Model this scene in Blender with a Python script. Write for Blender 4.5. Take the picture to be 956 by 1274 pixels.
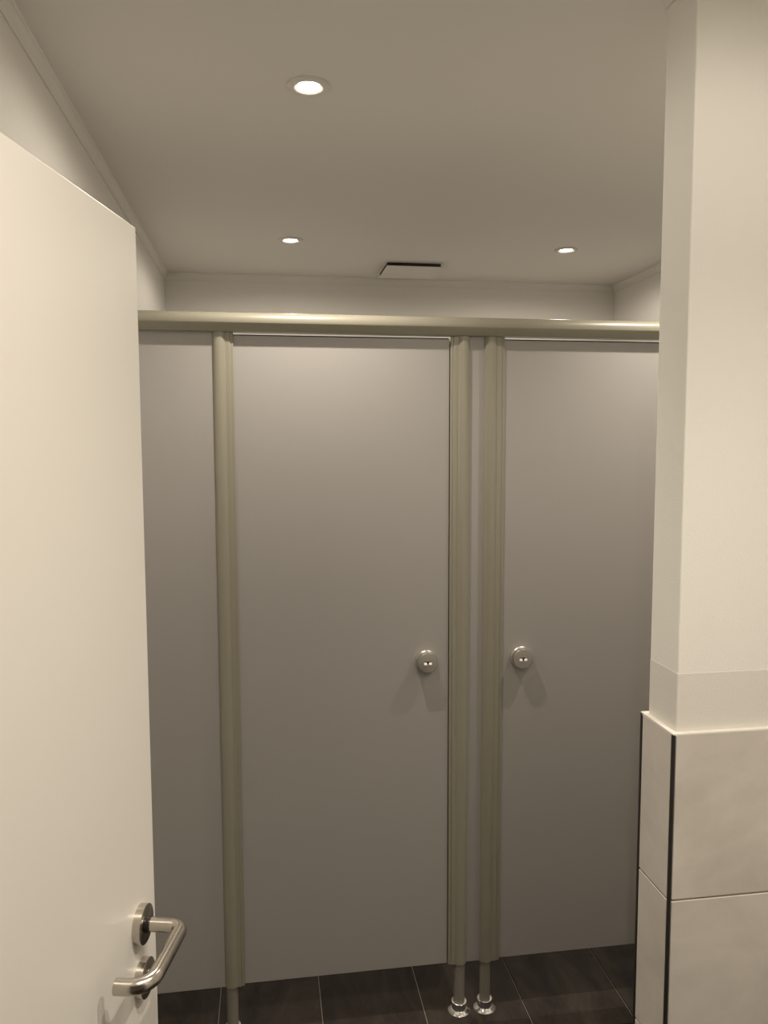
import bpy, bmesh, math, random
from mathutils import Vector, Matrix
random.seed(4)
for o in list(bpy.data.objects): bpy.data.objects.remove(o)
S = bpy.context.scene
COL = S.collection
R = math.radians

# ------------------------------------------------------------------ camera
def make_camera():
    a, b, r, f, h = R(8.517), R(4.8266), R(0.1533), 973.78, 1.6633
    F = Vector((math.sin(a)*math.cos(b), math.cos(a)*math.cos(b), -math.sin(b)))
    X = Vector((math.cos(a), -math.sin(a), 0)); U = X.cross(F)
    X2 = X*math.cos(r) - U*math.sin(r); U2 = X*math.sin(r) + U*math.cos(r)
    m = Matrix((X2, U2, -F)).transposed().to_4x4(); m.translation = (0, 0, h)
    c = bpy.data.cameras.new('camera'); c.sensor_fit = 'HORIZONTAL'; c.sensor_width = 36
    c.lens = 36*f/956; c.clip_start = 0.01
    o = bpy.data.objects.new('camera', c); o.matrix_world = m; COL.objects.link(o); S.camera = o
make_camera()

# ------------------------------------------------------------------ world, exposure, lamp strengths
W = bpy.data.worlds.new('world'); S.world = W; W.use_nodes = True
W.node_tree.nodes['Background'].inputs[0].default_value = (1.0, 0.92, 0.80, 1)
W.node_tree.nodes['Background'].inputs[1].default_value = 0.02
S.view_settings.view_transform = 'Standard'; S.view_settings.look = 'None'
S.view_settings.exposure = 0.0; S.view_settings.gamma = 1; S.view_settings.use_curve_mapping = False
LAMP_COLOR = (1.0, 0.895, 0.76)
LAMP_POWER = 41.0
BEAM_FULL, BEAM_ZERO, BEAM_TAIL = 16.0, 57.5, 0.15     # lamp: a soft beam (half angles in degrees) plus a wide weak tail
LENS_GLOW = 40.0

# ------------------------------------------------------------------ measures (metres)
ZC = 2.46                      # ceiling
XL, XR, YB, YR = -0.452, 1.737, 3.788, -1.45   # inner faces of the walls
D = 2.1207                     # front face of the cubicle panels
PX, PY, PY2 = 0.6945, 1.229, 1.327   # plaster faces of the wall stub (side, front, back)
TT = 0.0105                    # how far the tiles stand proud

# ------------------------------------------------------------------ materials
def mat(name, col, rough=0.5, metal=0.0, spec=0.5, noise=None, bump=None, coat=0.0, aniso=0.0):
    m = bpy.data.materials.new(name); m.use_nodes = True
    nt = m.node_tree; p = nt.nodes['Principled BSDF']
    p.inputs['Base Color'].default_value = (*col, 1); p.inputs['Roughness'].default_value = rough
    p.inputs['Metallic'].default_value = metal; p.inputs['Specular IOR Level'].default_value = spec
    p.inputs['Coat Weight'].default_value = coat; p.inputs['Anisotropic'].default_value = aniso
    tc = nt.nodes.new('ShaderNodeTexCoord')
    vec = tc.outputs['Object']
    if noise and noise.get('per_object'):
        oi = nt.nodes.new('ShaderNodeObjectInfo'); ml = nt.nodes.new('ShaderNodeMath'); ml.operation = 'MULTIPLY'
        ml.inputs[1].default_value = 37.0; nt.links.new(oi.outputs['Random'], ml.inputs[0])
        ad = nt.nodes.new('ShaderNodeVectorMath'); ad.operation = 'ADD'
        nt.links.new(tc.outputs['Object'], ad.inputs[0]); nt.links.new(ml.outputs[0], ad.inputs[1]); vec = ad.outputs[0]
    if noise:
        mp = nt.nodes.new('ShaderNodeMapping'); mp.inputs['Scale'].default_value = noise.get('stretch', (1, 1, 1))
        nt.links.new(vec, mp.inputs[0])
        n = nt.nodes.new('ShaderNodeTexNoise'); n.inputs['Scale'].default_value = noise['scale']
        n.inputs['Detail'].default_value = noise.get('detail', 8); n.inputs['Roughness'].default_value = noise.get('nr', .6)
        n.inputs['Distortion'].default_value = noise.get('dist', 0)
        nt.links.new(mp.outputs[0], n.inputs[0])
        cr = nt.nodes.new('ShaderNodeValToRGB')
        cr.color_ramp.elements[0].position = noise.get('lo', .3); cr.color_ramp.elements[1].position = noise.get('hi', .7)
        cr.color_ramp.elements[0].color = (*noise['a'], 1); cr.color_ramp.elements[1].color = (*noise['b'], 1)
        nt.links.new(n.outputs[0], cr.inputs[0]); nt.links.new(cr.outputs[0], p.inputs['Base Color'])
    if bump:
        n2 = nt.nodes.new('ShaderNodeTexNoise'); n2.inputs['Scale'].default_value = bump['scale']; n2.inputs['Detail'].default_value = bump.get('detail', 3)
        mp2 = nt.nodes.new('ShaderNodeMapping'); mp2.inputs['Scale'].default_value = bump.get('stretch', (1, 1, 1))
        nt.links.new(vec, mp2.inputs[0]); nt.links.new(mp2.outputs[0], n2.inputs[0])
        bp = nt.nodes.new('ShaderNodeBump'); bp.inputs['Strength'].default_value = bump['strength']; bp.inputs['Distance'].default_value = bump.get('distance', .002)
        nt.links.new(n2.outputs[0], bp.inputs['Height']); nt.links.new(bp.outputs[0], p.inputs['Normal'])
    return m
M = {}
M['plaster'] = mat('wall_paint', (.83, .81, .765), .75, bump=dict(scale=260, strength=.22, distance=.002))
M['band'] = mat('painted_band', (.74, .715, .665), .55, bump=dict(scale=260, strength=.22, distance=.002))
M['ceiling'] = mat('ceiling_paint', (.78, .755, .71), .85)
M['cornice'] = mat('cornice_paint', (.80, .78, .73), .6)
M['panel'] = mat('grey_laminate', (.345, .33, .315), .42, bump=dict(scale=900, strength=.05, distance=.0005))
M['post'] = mat('pebble_grey_coating', (.275, .26, .205), .32, spec=.5)
M['foot_tube'] = mat('foot_tube_grey', (.24, .225, .19), .35)
M['collar'] = mat('dark_collar_plastic', (.13, .125, .12), .4)
M['chrome'] = mat('chrome', (.80, .79, .77), .12, metal=1)
M['steel'] = mat('brushed_steel', (.56, .525, .47), .22, metal=1, bump=dict(scale=40, strength=.05, distance=.0006, stretch=(1, 1, 40)))
M['satin_nickel'] = mat('satin_nickel', (.66, .645, .61), .33, metal=1)
M['white_plastic'] = mat('white_plastic', (.85, .84, .81), .4)
M['door'] = mat('white_door_laminate', (.83, .80, .745), .38, bump=dict(scale=500, strength=.06, distance=.0006))
M['door_edge'] = mat('door_edge_band', (.86, .84, .80), .4)
M['lamp_ring'] = mat('lamp_ring_white', (.70, .68, .64), .35)
M['black'] = mat('black_rubber', (.012, .011, .010), .6)
M['trim_dark'] = mat('anthracite_profile', (.028, .025, .022), .35, metal=.3)
M['grout_light'] = mat('light_grout', (.55, .50, .44), .9)
M['silicone'] = mat('white_joint_sealant', (.80, .77, .71), .5)
M['wall_tile'] = mat('concrete_look_tile', (.5, .46, .41), .5, noise=dict(scale=5.5, detail=10, nr=.62, dist=.25, lo=.30, hi=.70, a=(.55, .51, .465), b=(.72, .675, .62), per_object=True, stretch=(.75, .75, 1.1)), bump=dict(scale=60, strength=.04, distance=.001))
M['floor_tile'] = mat('dark_slate_look_tile', (.05, .04, .035), .6, spec=.25, noise=dict(scale=7, detail=12, nr=.7, dist=.8, lo=.3, hi=.75, a=(.010, .0075, .0055), b=(.060, .047, .036), per_object=True, stretch=(1.6, .6, 1)), bump=dict(scale=45, strength=.12, distance=.001, detail=6))
M['floor_grout'] = mat('grey_floor_grout', (.30, .265, .225), .9)
def emit(name, col, s):
    m = bpy.data.materials.new(name); m.use_nodes = True; p = m.node_tree.nodes['Principled BSDF']
    p.inputs['Base Color'].default_value = (.9, .9, .9, 1)
    p.inputs['Emission Color'].default_value = (*col, 1); p.inputs['Emission Strength'].default_value = s
    return m
M['lens'] = emit('lamp_lens', (1, .92, .78), LENS_GLOW)

# ------------------------------------------------------------------ mesh helpers
def box(bm, x0, x1, y0, y1, z0, z1, mi=0):
    v = [bm.verts.new((x, y, z)) for z in (z0, z1) for y in (y0, y1) for x in (x0, x1)]
    for q in ((0, 2, 3, 1), (4, 5, 7, 6), (0, 1, 5, 4), (2, 6, 7, 3), (0, 4, 6, 2), (1, 3, 7, 5)):
        bm.faces.new([v[i] for i in q]).material_index = mi
def lathe(bm, prof, seg=48, axis='Z', origin=(0, 0, 0)):
    """revolve (radius, height) pairs; axis Z up, or NY: height grows towards -Y"""
    rings = []
    for r, h in prof:
        ring = []
        for k in range(seg):
            t = 2*math.pi*k/seg; c, s = r*math.cos(t), r*math.sin(t)
            p = (c, s, h) if axis == 'Z' else (c, -h, s)
            ring.append(bm.verts.new(Vector(origin) + Vector(p)))
        rings.append(ring)
    for a, b in zip(rings, rings[1:]):
        for k in range(seg):
            bm.faces.new((a[k], a[(k+1) % seg], b[(k+1) % seg], b[k])).smooth = True
    for ring, rev in ((rings[0], True), (rings[-1], False)):
        if prof[0 if rev else -1][0] > 1e-5:
            bm.faces.new(ring[::-1] if rev else ring)
def prism(bm, pts, z0, z1, tf=lambda x, y, z: (x, y, z), smooth=False):
    a = [bm.verts.new(tf(x, y, z0)) for x, y in pts]; b = [bm.verts.new(tf(x, y, z1)) for x, y in pts]
    n = len(pts)
    for i in range(n):
        bm.faces.new((a[i], a[(i+1) % n], b[(i+1) % n], b[i])).smooth = smooth
    bm.faces.new(a[::-1]); bm.faces.new(b)
def sweep(bm, path, rad, seg=28):
    rings = []; prev = None
    for i, p in enumerate(path):
        t = (path[min(i+1, len(path)-1)] - path[max(i-1, 0)]).normalized()
        n = Vector((0, 0, 1)) - t*t.z
        n.normalize(); b = t.cross(n)
        rings.append([bm.verts.new(p + rad*(math.cos(2*math.pi*k/seg)*n + math.sin(2*math.pi*k/seg)*b)) for k in range(seg)])
    for a, b in zip(rings, rings[1:]):
        for k in range(seg):
            bm.faces.new((a[k], a[(k+1) % seg], b[(k+1) % seg], b[k])).smooth = True
    bm.faces.new(rings[0][::-1]); bm.faces.new(rings[-1])
def finish(name, bm, m, parent=None, bevel=0, seg=2, autosmooth=True):
    bmesh.ops.recalc_face_normals(bm, faces=bm.faces)
    me = bpy.data.meshes.new(name); bm.to_mesh(me); bm.free()
    for x in (m if isinstance(m, list) else [m]): me.materials.append(x)
    o = bpy.data.objects.new(name, me); COL.objects.link(o)
    if parent: o.parent = parent
    if bevel:
        b = o.modifiers.new('bevel', 'BEVEL'); b.width = bevel; b.segments = seg; b.limit_method = 'ANGLE'; b.angle_limit = R(40)
        b.harden_normals = False
    if autosmooth and any(f.use_smooth for f in me.polygons):
        me.set_sharp_from_angle(angle=R(38))
    return o
def boxobj(name, x0, x1, y0, y1, z0, z1, m, parent=None, bevel=0):
    bm = bmesh.new()
    if parent is not None:      # mesh given in the parent's frame
        box(bm, x0, x1, y0, y1, z0, z1); return finish(name, bm, m, parent, bevel)
    c = ((x0+x1)/2, (y0+y1)/2, z0)
    box(bm, x0-c[0], x1-c[0], y0-c[1], y1-c[1], 0, z1-z0)
    o = finish(name, bm, m, None, bevel); o.location = c; return o
def empty(name, loc, rz=0):
    o = bpy.data.objects.new(name, None); o.empty_display_size = .1; COL.objects.link(o); o.location = loc; o.rotation_euler = (0, 0, rz); return o
def tag(o, label=None, cat=None, group=None, kind=None):
    if label: o['label'] = label
    if cat: o['category'] = cat
    if group: o['group'] = group
    if kind: o['kind'] = kind
    return o
def piece(name, bm_or_mesh, m, parent, loc, bevel=0):
    """a piece with its own origin, child of parent (parent not rotated)"""
    o = bpy.data.objects.new(name, bm_or_mesh); COL.objects.link(o); o.parent = parent; o.location = loc; return o
def shared_box(cache, sx, sy, sz, m, bev):
    k = (round(sx, 4), round(sy, 4), round(sz, 4), m.name)
    if k not in cache:
        bm = bmesh.new(); box(bm, -sx/2, sx/2, -sy/2, sy/2, -sz/2, sz/2)
        if bev:
            bmesh.ops.recalc_face_normals(bm, faces=bm.faces)
            bmesh.ops.bevel(bm, geom=bm.edges[:], offset=bev, segments=1, affect='EDGES', profile=.5)
        me = bpy.data.meshes.new('tile'); bmesh.ops.recalc_face_normals(bm, faces=bm.faces); bm.to_mesh(me); bm.free(); me.materials.append(m); cache[k] = me
    return cache[k]

# ------------------------------------------------------------------ room shell
T = .12
def structure(o, label, cat): return tag(o, label, cat, None, 'structure')
ceiling = structure(boxobj('ceiling', XL-T, XR+T, YR-T, YB+T, ZC, ZC+T, M['ceiling']), 'plain pale ceiling with three small recessed spotlights', 'ceiling')
wl = structure(boxobj('wall_left', XL-T, XL, YR-T, YB+T, -.02, ZC, M['plaster']), 'pale side wall above the open white door', 'wall')
wr = structure(boxobj('wall_right', XR, XR+T, YR-T, YB+T, -.02, ZC, M['plaster']), 'pale side wall seen over the rail beside the tiled wall end', 'wall')
wb = structure(boxobj('wall_back', XL, XR, YB, YB+T, -.02, ZC, M['plaster']), 'pale far wall seen above the cubicle top rail', 'wall')
we = structure(boxobj('wall_rear', XL, XR, YR-T, YR, -.02, ZC, M['plaster']), 'pale corridor wall behind the viewer', 'wall')
# wall with the doorway the viewer stands in
bm = bmesh.new(); oz = 1.945; ox0, ox1 = -.372, .56; fy0, fy1 = -.03, .095
box(bm, XL, ox0, fy0, fy1, -.02, ZC); box(bm, ox1, XR, fy0, fy1, -.02, ZC); box(bm, ox0, ox1, fy0, fy1, oz, ZC)
structure(finish('wall_front', bm, M['plaster']), 'pale wall with the doorway the viewer stands in', 'wall')

# floor: bed with single tiles, long side running towards the cubicles
floor = structure(boxobj('floor', XL-T, XR+T, YR-T, YB+T, -.12, -.004, M['floor_grout']), 'dark slate-look tiled floor with pale joints under the cubicles', 'floor')
fl = Vector(floor.location); cache = {}; JA = -.1627; g = .0016; TY0 = .20
xs = [XL] + [JA + .3*k for k in range(0, 7)] + [XR]
xs = sorted(x for x in xs if XL <= x <= XR)
for i, (xa, xb) in enumerate(zip(xs, xs[1:])):
    off = TY0
    ys = [YR] + [off + .6*k for k in range(-4, 8)] + [YB]
    ys = sorted(y for y in ys if YR <= y <= YB)
    for ya, yb in zip(ys, ys[1:]):
        sx, sy = xb-xa-2*g, yb-ya-2*g
        if sx < .02 or sy < .02: continue
        me = shared_box(cache, sx, sy, .012, M['floor_tile'], .0012)
        piece('floor_tile', me, None, floor, Vector(((xa+xb)/2, (ya+yb)/2, -.006)) - fl)

# cornices
def cornice(name, length, mtx, ext0=0, ext1=0):
    """profile runs along local X from 0 to length, wall at local y=0 with the room on -y, ceiling at z=0"""
    prof = [(0, 0), (-.017, 0), (-.017, -.004)]
    for k in range(0, 9):
        t = k/8*math.pi/2; prof.append((-.004-.012*(1-math.sin(t)), -.006-.024*(1-math.cos(t))))
    prof += [(-.004, -.034), (0, -.034)]
    bm = bmesh.new(); prism(bm, prof, 0, length, lambda y, z, x: (x, y, z))
    o = finish(name, bm, M['cornice']); o.matrix_world = mtx; return o
def frame(o, x, y):     # origin, run direction, out-of-wall direction is -y
    z = Vector((0, 0, 1)); m = Matrix((Vector(x), Vector(y), z)).transposed().to_4x4(); m.translation = o; return m
structure(cornice('trim_1', XR-XL, frame((XL, YB, ZC), (1, 0, 0), (0, 1, 0))), 'narrow pale cornice along the far wall under the ceiling', 'cornice')
structure(cornice('trim_2', YB-fy1, frame((XL, fy1, ZC), (0, 1, 0), (-1, 0, 0))), 'narrow pale cornice above the open white door', 'cornice')
structure(cornice('trim_3', YB-PY2, frame((XR, YB, ZC), (0, -1, 0), (1, 0, 0))), 'narrow pale cornice on the side wall past the tiled wall end', 'cornice')

# ------------------------------------------------------------------ tiled wall end on the right
ws = empty('wall_middle', (PX, PY, 0)); structure(ws, 'pale plastered wall end with concrete-look tiles on its lower part', 'wall')
wo = Vector((PX, PY, 0))
ZT, TH = 1.1684, .3
bm = bmesh.new(); box(bm, 0, XR-PX, 0, PY2-PY, -.02, ZC); o = finish('wall_core', bm, M['plaster'], ws, .0025, 3)
# slightly darker painted band standing on the tiles
bm = bmesh.new(); bt = 1.273
box(bm, -.0004, XR-PX, -.0004, PY2-PY+.0004, ZT-.03, bt)
tag(finish('painted_band', bm, M['band'], ws, .0026, 3), 'slightly darker painted band above the tiles')
# mortar bed, pieces and corner profiles
bm = bmesh.new(); mb = TT-.0045
box(bm, -mb, XR-PX, -mb, 0, 0, ZT-.004); box(bm, -mb, 0, -mb, PY2-PY+mb, 0, ZT-.004); box(bm, -mb, XR-PX, PY2-PY, PY2-PY+mb, 0, ZT-.004)
finish('mortar_bed', bm, M['grout_light'], ws)
tc = {}; jt = .0034; pw = .0075
rows = [(max(ZT-TH*(k+1), 0), ZT-TH*k) for k in range(4)]
for za, zb in rows:
    z0, z1 = za+jt/2, zb-jt/2
    for xa, xb in ((-TT+pw*.55, .585), (.585, XR-PX)):
        sx, sz = xb-xa-jt, z1-z0
        piece('wall_tile', shared_box(tc, sx, .009, sz, M['wall_tile'], .0009), None, ws, ((xa+xb)/2, -TT+.0045, (z0+z1)/2))
        piece('wall_tile', shared_box(tc, sx, .009, sz, M['wall_tile'], .0009), None, ws, ((xa+xb)/2, PY2-PY+TT-.0045, (z0+z1)/2))
    ya, yb = -TT+pw, PY2-PY+TT-pw
    piece('wall_tile', shared_box(tc, .009, yb-ya-.001, z1-z0, M['wall_tile'], .0009), None, ws, (-TT+.0045, (ya+yb)/2, (z0+z1)/2))
for y0, y1 in ((-TT-.0006, -TT+pw-.001), (PY2-PY+TT-pw+.001, PY2-PY+TT+.0006)):
    bm = bmesh.new(); box(bm, -TT-.0004, -TT+pw*.5, y0, y1, 0, ZT-.0015)
    tag(finish('corner_profile', bm, M['trim_dark'], ws, .0008, 2), 'dark metal corner profile')
bm = bmesh.new()
box(bm, -TT, XR-PX, -TT, 0, ZT-.004, ZT); box(bm, -TT, 0, 0, PY2-PY, ZT-.004, ZT); box(bm, -TT, XR-PX, PY2-PY, PY2-PY+TT, ZT-.004, ZT)
tag(finish('sealant_joint', bm, M['silicone'], ws), 'white sealant joint on top of the tiles')
# its own cornice, mitred round the end
def stub_cornice():
    prof = [(0, 0), (.020, 0), (.020, -.004)]
    for k in range(0, 9):
        t = k/8*math.pi/2; prof.append((.005+.014*(1-math.sin(t)), -.006-.038*(1-math.cos(t))))
    prof += [(.005, -.050), (0, -.050)]
    bm = bmesh.new(); L, Wd = XR-PX, PY2-PY
    rings = []
    for kind in range(4):
        ring = []
        for d, z in prof:
            p = ((L, -d), (-d, -d), (-d, Wd+d), (L, Wd+d))[kind]
            ring.append(bm.verts.new((p[0], p[1], ZC+z)))
        rings.append(ring)
    n = len(prof)
    for a, b in zip(rings, rings[1:]):
        for i in range(n): bm.faces.new((a[i], a[(i+1) % n], b[(i+1) % n], b[i]))
    bm.faces.new(rings[0]); bm.faces.new(rings[-1][::-1])
    return finish('cornice', bm, M['cornice'], ws)
stub_cornice()

# ------------------------------------------------------------------ toilet cubicle front
AX = D+.007; PR = .0203; RX = D-.012    # post axis, post radius, rail axis
cf = empty('cubicle_front', (.3, D, 0))
tag(cf, 'grey cubicle front of beige posts and grey side panels under one round rail', 'cubicle front')
co = Vector((.3, D, 0))
ZB = .1548; ZP = 1.9885; ZTOP = 1.9535
def lb(name, x0, x1, y0, y1, z0, z1, m, parent=cf, bevel=.001):
    return boxobj(name, x0-co.x, x1-co.x, y0-co.y, y1-co.y, z0, z1, m, parent, bevel)
# top rail: round tube with a clip flange below it
def tube_profile(r, flanges, seg=40):
    """closed outline of a post: circle round (0,0) plus flat clips reaching to x=side; front is -y"""
    pts = []
    for k in range(seg):
        t = 2*math.pi*k/seg; pts.append((r*math.cos(t), r*math.sin(t)))
    return pts
def rail():
    bm = bmesh.new(); r = .0222
    pts = [(-.0050, -.0268), (-.0214, -.0072)]
    for k in range(1, 31):                    # from the front break over the top to the back
        t = R(198) - R(218)*k/30
        pts.append((r*math.cos(t), r*math.sin(t)))     # (y, z), y front negative
    pts += [(.0270, -.0100), (.0270, -.0268)]
    prism(bm, pts, XL-.3, XR-.3, lambda y, z, x: (x, y+RX-D, z+ZP), smooth=True)
    return finish('top_rail', bm, M['post'], cf)
rail()
# posts
def post(x, sides, r=PR):
    p = bpy.data.objects.new('post', None)
    bm = bmesh.new()
    pts = []
    seg = 44
    for k in range(seg): t = 2*math.pi*k/seg; pts.append((x-.3+r*math.cos(t), AX-D+r*math.sin(t)))
    prism(bm, pts, .1505, ZP-.012, smooth=True)
    for s, reach in sides:                     # clip flanges that grip the panel edges
        a, b = sorted((x-.3+s*r*.55, x-.3+s*reach))
        box(bm, a, b, -.0042, -.0006, .1515, ZP-.020)             # front lip
        a2, b2 = sorted((x-.3+s*r*.55, x-.3+s*(reach-.0085)))
        box(bm, a2, b2, -.0066, -.0030, .1515, ZP-.020)           # step next to the tube
        a3, b3 = sorted((x-.3+s*r*.55, x-.3+s*(reach+.010)))
        box(bm, a3, b3, .0142, .0180, .1515, ZTOP-.004)             # rear lip, the door stop
    o = finish('post', bm, M['post'], cf, .0012, 2)
    bm = bmesh.new(); lathe(bm, [(.0160, .004), (.0160, .17)], 32, 'Z', (x-.3, AX-D, 0)); finish('foot_tube', bm, M['foot_tube'], o)
    bm = bmesh.new(); lathe(bm, [(.0212, .006), (.0212, .0285)], 40, 'Z', (x-.3, AX-D, 0)); finish('foot_collar', bm, M['collar'], o)
    bm = bmesh.new(); lathe(bm, [(.0168, .0280), (.0214, .0280), (.0222, .0290), (.0222, .0300), (.0214, .0306), (.0168, .0306)], 40, 'Z', (x-.3, AX-D, 0)); finish('collar_rim', bm, M['chrome'], o)
    bm = bmesh.new(); lathe(bm, [(.0335, 0), (.0335, .0015), (.0325, .0028), (.0262, .0058), (.0232, .0085), (.0216, .0095), (.0205, .0095)], 48, 'Z', (x-.3, AX-D, 0))
    tag(finish('foot_flange', bm, M['chrome'], o), 'chrome floor flange')
    return o
P1, P2, P3, P4 = -.1173, .5390, .6168, 1.262
post(P1, [(1, .0355)]); post(P2, [(-1, .0370)]); post(P3, [(1, .0390)]); 
# fixed panels
lb('side_panel', XL+.001, P1-.012, D, D+.013, ZB-.004, ZP-.02, M['panel'])
lb('filler_panel', P2+.012, P3-.012, D, D+.013, ZB-.002, ZP-.02, M['panel'])
lb('divider_panel', .568, .581, D+.0135, YB-.002, ZB, ZP-.02, M['panel'])
lb('side_panel', P4-.002, XR-.001, D, D+.013, ZB-.004, ZP-.02, M['panel'])

def cubicle_door(x0, x1, lock, label):
    t = empty('cubicle_door', (x0, D, ZB)); tag(t, label, 'cubicle door', 'grey cubicle doors')
    boxobj('door_panel', 0, x1-x0, .0004, .0134, 0, ZTOP-ZB, M['panel'], t, .0012)
    boxobj('seal_strip', .002, x1-x0-.002, .003, .011, ZTOP-ZB, ZTOP-ZB+.0028, M['black'], t)
    lx, lz = lock[0]-x0, lock[1]-ZB
    bm = bmesh.new()
    lathe(bm, [(.0310, -.0006), (.0310, .0075), (.0298, .0090), (.0262, .0094), (.0255, .0105), (.0255, .0112), (.0268, .0122), (.0278, .0132), (.0278, .0242), (.0272, .0250), (.0258, .0252)], 64, 'NY', (lx, 0, lz))
    lk = finish('lock_knob', bm, M['satin_nickel'], t); tag(lk, 'round satin metal lock with a small indicator slot')
    yf = -.0252
    # indicator: white bow tie with a black key notch in the middle
    bm = bmesh.new()
    for s in (-1, 1):
        pts = [(s*.0022, -.0030), (s*.0030, .0012), (s*.0062, .0036), (s*.0098, .0024), (s*.0112, -.0008), (s*.0106, -.0040), (s*.0050, -.0040)]
        if s < 0: pts = pts[::-1]
        prism(bm, pts, 0, .0034, lambda x, z, y: (lx+x, yf-.0002-y*(1-(z+.0042)/.0082), lz-.001+z))
    o = finish('lock_indicator', bm, M['white_plastic'], lk); tag(o, 'white indicator halves')
    bm = bmesh.new()
    prism(bm, [(-.0112, .0046), (.0112, .0046), (.0086, .0026), (.0040, .0016), (.0010, -.0036), (-.0010, -.0036), (-.0040, .0016), (-.0086, .0026)], 0, .0009, lambda x, z, y: (lx+x, yf-y, lz-.001+z))
    tag(finish('lock_slot', bm, M['black'], lk), 'black lock slot')
    return t
cubicle_door(P1+.031, P2-.0385, (.4365, 1.0605), 'wide grey cubicle door between two beige posts, fully in view')
cubicle_door(P3+.0340, P4-.004, (.7125, 1.0600), 'grey cubicle door partly hidden by the tiled wall end')

# ------------------------------------------------------------------ open white door with lever handle
ang = R(12.8623)
od = empty('door_1', (-.147, .971, 0), -ang)      # origin at the free edge; local -Y runs towards the hinges, local +X out of the face seen
tag(od, 'open white door with a steel lever handle', 'door', None, 'structure')
LW, TKN, ZD = .865, .040, 1.9182
boxobj('door_leaf', -TKN, 0, -LW, 0, .008, ZD, M['door'], od, .0012)
def along(path_pts, r, n=8):
    """polyline with rounded corners"""
    out = [Vector(path_pts[0])]
    for a, b, c, rr in [(path_pts[i-1], path_pts[i], path_pts[i+1], r[i-1]) for i in range(1, len(path_pts)-1)]:
        a, b, c = Vector(a), Vector(b), Vector(c); u, v = (a-b).normalized(), (c-b).normalized()
        half = u.angle(v)/2; d = rr/math.tan(half); cen = b + (u+v).normalized()*(rr/math.sin(half))
        p0, p1 = b+u*d-cen, b+v*d-cen; tot = p0.angle(p1); ax = p0.cross(p1).normalized()
        for k in range(n+1): out.append(cen + Matrix.Rotation(tot*k/n, 3, ax) @ p0)
    out.append(Vector(path_pts[-1])); return out
HS, HZ = .0515, 1.0975
def rosette(name, z, r, parent):
    bm = bmesh.new()
    # axis along local +X: build with lathe about Z then rotate
    lathe(bm, [(r, -.0005), (r, .0091), (r-.0009, .0096)], 64)
    bmesh.ops.rotate(bm, verts=bm.verts, cent=(0, 0, 0), matrix=Matrix.Rotation(R(90), 3, 'Y'))
    bmesh.ops.translate(bm, verts=bm.verts, vec=(0, -HS, z))
    return finish(name, bm, M['steel'], parent)
ro = rosette('handle_rosette', HZ, .0225, od)
bm = bmesh.new()
lathe(bm, [(.0094, .0090), (.0094, .0150), (.0001, .0150)], 32)
bmesh.ops.rotate(bm, verts=bm.verts, cent=(0, 0, 0), matrix=Matrix.Rotation(R(90), 3, 'Y')); bmesh.ops.translate(bm, verts=bm.verts, vec=(0, -HS, HZ))
finish('handle_bushing', bm, M['trim_dark'], ro)
bm = bmesh.new()
sweep(bm, along([(.0130, -HS, HZ), (.0535, -HS, HZ), (.0535, -HS-.108, HZ), (.0170, -HS-.108, HZ)], [.0135, .0230], 12), .0084)
tag(finish('lever_handle', bm, M['steel'], od, .0006), 'brushed steel lever handle')
kr = rosette('lock_rosette', HZ-.0675, .0225, od)
bm = bmesh.new()
lathe(bm, [(.0085, .0090), (.0085, .0112), (.0001, .0112)], 32)
bmesh.ops.rotate(bm, verts=bm.verts, cent=(0, 0, 0), matrix=Matrix.Rotation(R(90), 3, 'Y')); bmesh.ops.translate(bm, verts=bm.verts, vec=(0, -HS, HZ-.066))
box(bm, .009, .0112, -HS-.005, -HS+.005, HZ-.0820, HZ-.066)
finish('lock_cylinder', bm, M['chrome'], kr)
bm = bmesh.new(); box(bm, .0108, .0117, -HS-.0011, -HS+.0011, HZ-.0725, HZ-.0605); finish('keyhole', bm, M['black'], kr)
# forend and hinges on the edges
boxobj('lock_forend', -.030, -.010, -.0008, .0006, HZ-.16, HZ+.06, M['steel'], od)
for z in (.25, 1.65):
    bm = bmesh.new(); lathe(bm, [(.0001, z), (.0075, z), (.0075, z+.09), (.0001, z+.09)], 24, 'Z', (-TKN-.004, -LW-.008, 0)); box(bm, -TKN, -TKN+.0012, -LW-.006, -LW+.03, z, z+.09)
    finish('hinge', bm, M['steel'], od)

# ------------------------------------------------------------------ recessed spotlights
def beam(L):
    L.use_nodes = True; nt = L.node_tree; em = nt.nodes['Emission']; lk = nt.links
    geo = nt.nodes.new('ShaderNodeNewGeometry'); sx = nt.nodes.new('ShaderNodeSeparateXYZ'); lk.new(geo.outputs['Incoming'], sx.inputs[0])
    def mth(op, a, b=None, clamp=False):
        n = nt.nodes.new('ShaderNodeMath'); n.operation = op; n.use_clamp = clamp
        for i, v in enumerate((a, b)):
            if v is None: continue
            if isinstance(v, (int, float)): n.inputs[i].default_value = v
            else: lk.new(v, n.inputs[i])
        return n.outputs[0]
    c = mth('ABSOLUTE', sx.outputs['Z'])
    mr = nt.nodes.new('ShaderNodeMapRange'); mr.interpolation_type = 'SMOOTHSTEP'
    mr.inputs['From Min'].default_value = math.cos(R(BEAM_ZERO)); mr.inputs['From Max'].default_value = math.cos(R(BEAM_FULL)); lk.new(c, mr.inputs['Value'])
    main = mth('MULTIPLY', mr.outputs['Result'], 1-BEAM_TAIL)
    m2 = nt.nodes.new('ShaderNodeMapRange'); m2.interpolation_type = 'SMOOTHSTEP'
    m2.inputs['From Min'].default_value = .04; m2.inputs['From Max'].default_value = .34; lk.new(c, m2.inputs['Value'])
    tail = mth('MULTIPLY', m2.outputs['Result'], BEAM_TAIL)
    lk.new(mth('ADD', main, tail), em.inputs['Strength'])
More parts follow.
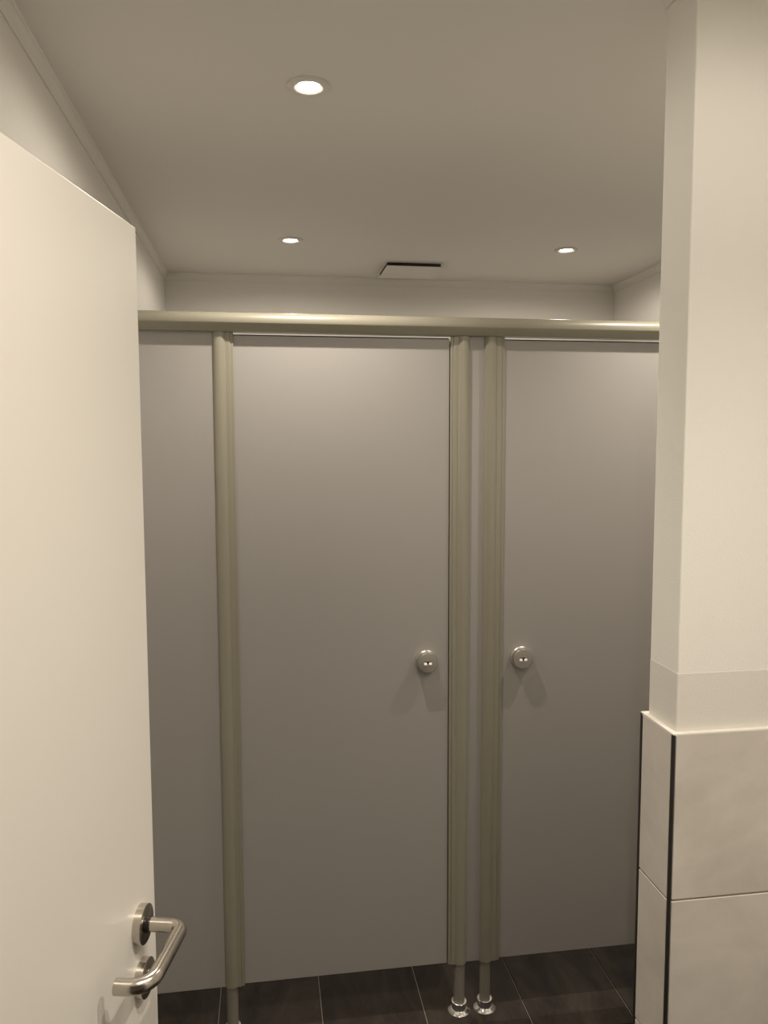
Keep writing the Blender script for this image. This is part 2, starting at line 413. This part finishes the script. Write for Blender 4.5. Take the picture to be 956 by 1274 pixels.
def spot(x, y, label, visible=True):
    t = empty('ceiling_light', (x, y, ZC)); tag(t, label, 'ceiling light', 'recessed ceiling spotlights')
    bm = bmesh.new(); lathe(bm, [(.0480, 0), (.0485, -.0014), (.0470, -.0036), (.0420, -.0052), (.0330, -.0056), (.0312, -.0050), (.0245, -.0012), (.0236, -.0006), (.0236, 0)], 56)
    finish('trim_ring', bm, M['lamp_ring'], t)
    bm = bmesh.new(); lathe(bm, [(.0235, -.0001), (.0235, -.0012), (.016, -.0020), (.0001, -.0023)], 48)
    tag(finish('lens', bm, M['lens'], t), 'glowing lamp lens')
    L = bpy.data.lights.new('lamp', 'SPOT'); L.energy = LAMP_POWER; L.color = LAMP_COLOR; L.spot_size = R(178); L.spot_blend = .05; L.shadow_soft_size = .011; beam(L)
    lo = bpy.data.objects.new('lamp', L); COL.objects.link(lo); lo.parent = t; lo.location = (0, 0, -.024)
LX, LX2, LY0, LY1, LY2 = .105, 1.225, .495, 1.815, 3.13
spot(LX, LY1, 'recessed spotlight nearest the viewer, alone in the middle of the ceiling')
spot(LX, LY2, 'recessed spotlight behind the cubicle rail, above the wide door')
spot(LX2, LY2, 'recessed spotlight behind the cubicle rail, nearest the tiled wall end')
spot(LX2, LY1, 'recessed spotlight hidden behind the tiled wall end')
spot(.27, .40, 'guessed recessed spotlight out of view, set to brighten the open white door')  # unseen lamp, a guess placed to bring the door to its brightness
spot(.80, .53, 'guessed recessed spotlight out of view, set to brighten the tiled wall end')  # second guessed lamp, added unseen to light the front of the wall end

# ------------------------------------------------------------------ square extract vent on the ceiling
vt = empty('ceiling_vent', (.652, 3.545, ZC)); tag(vt, 'square pale ceiling vent with a dark slot, behind the cubicle rail', 'vent')
h = .123
bm = bmesh.new(); box(bm, -h, h, -h, h, -.003, 0); finish('base_frame', bm, M['white_plastic'], vt, .001)
bm = bmesh.new(); box(bm, -h+.003, h-.006, -h+.010, h-.006, -.018, -.003); tag(finish('air_slot', bm, M['black'], vt), 'dark slot around the cover')
bm = bmesh.new(); box(bm, -h, h, -h+.002, h, -.0205, -.0175); finish('cover_plate', bm, M['ceiling'], vt, .001)
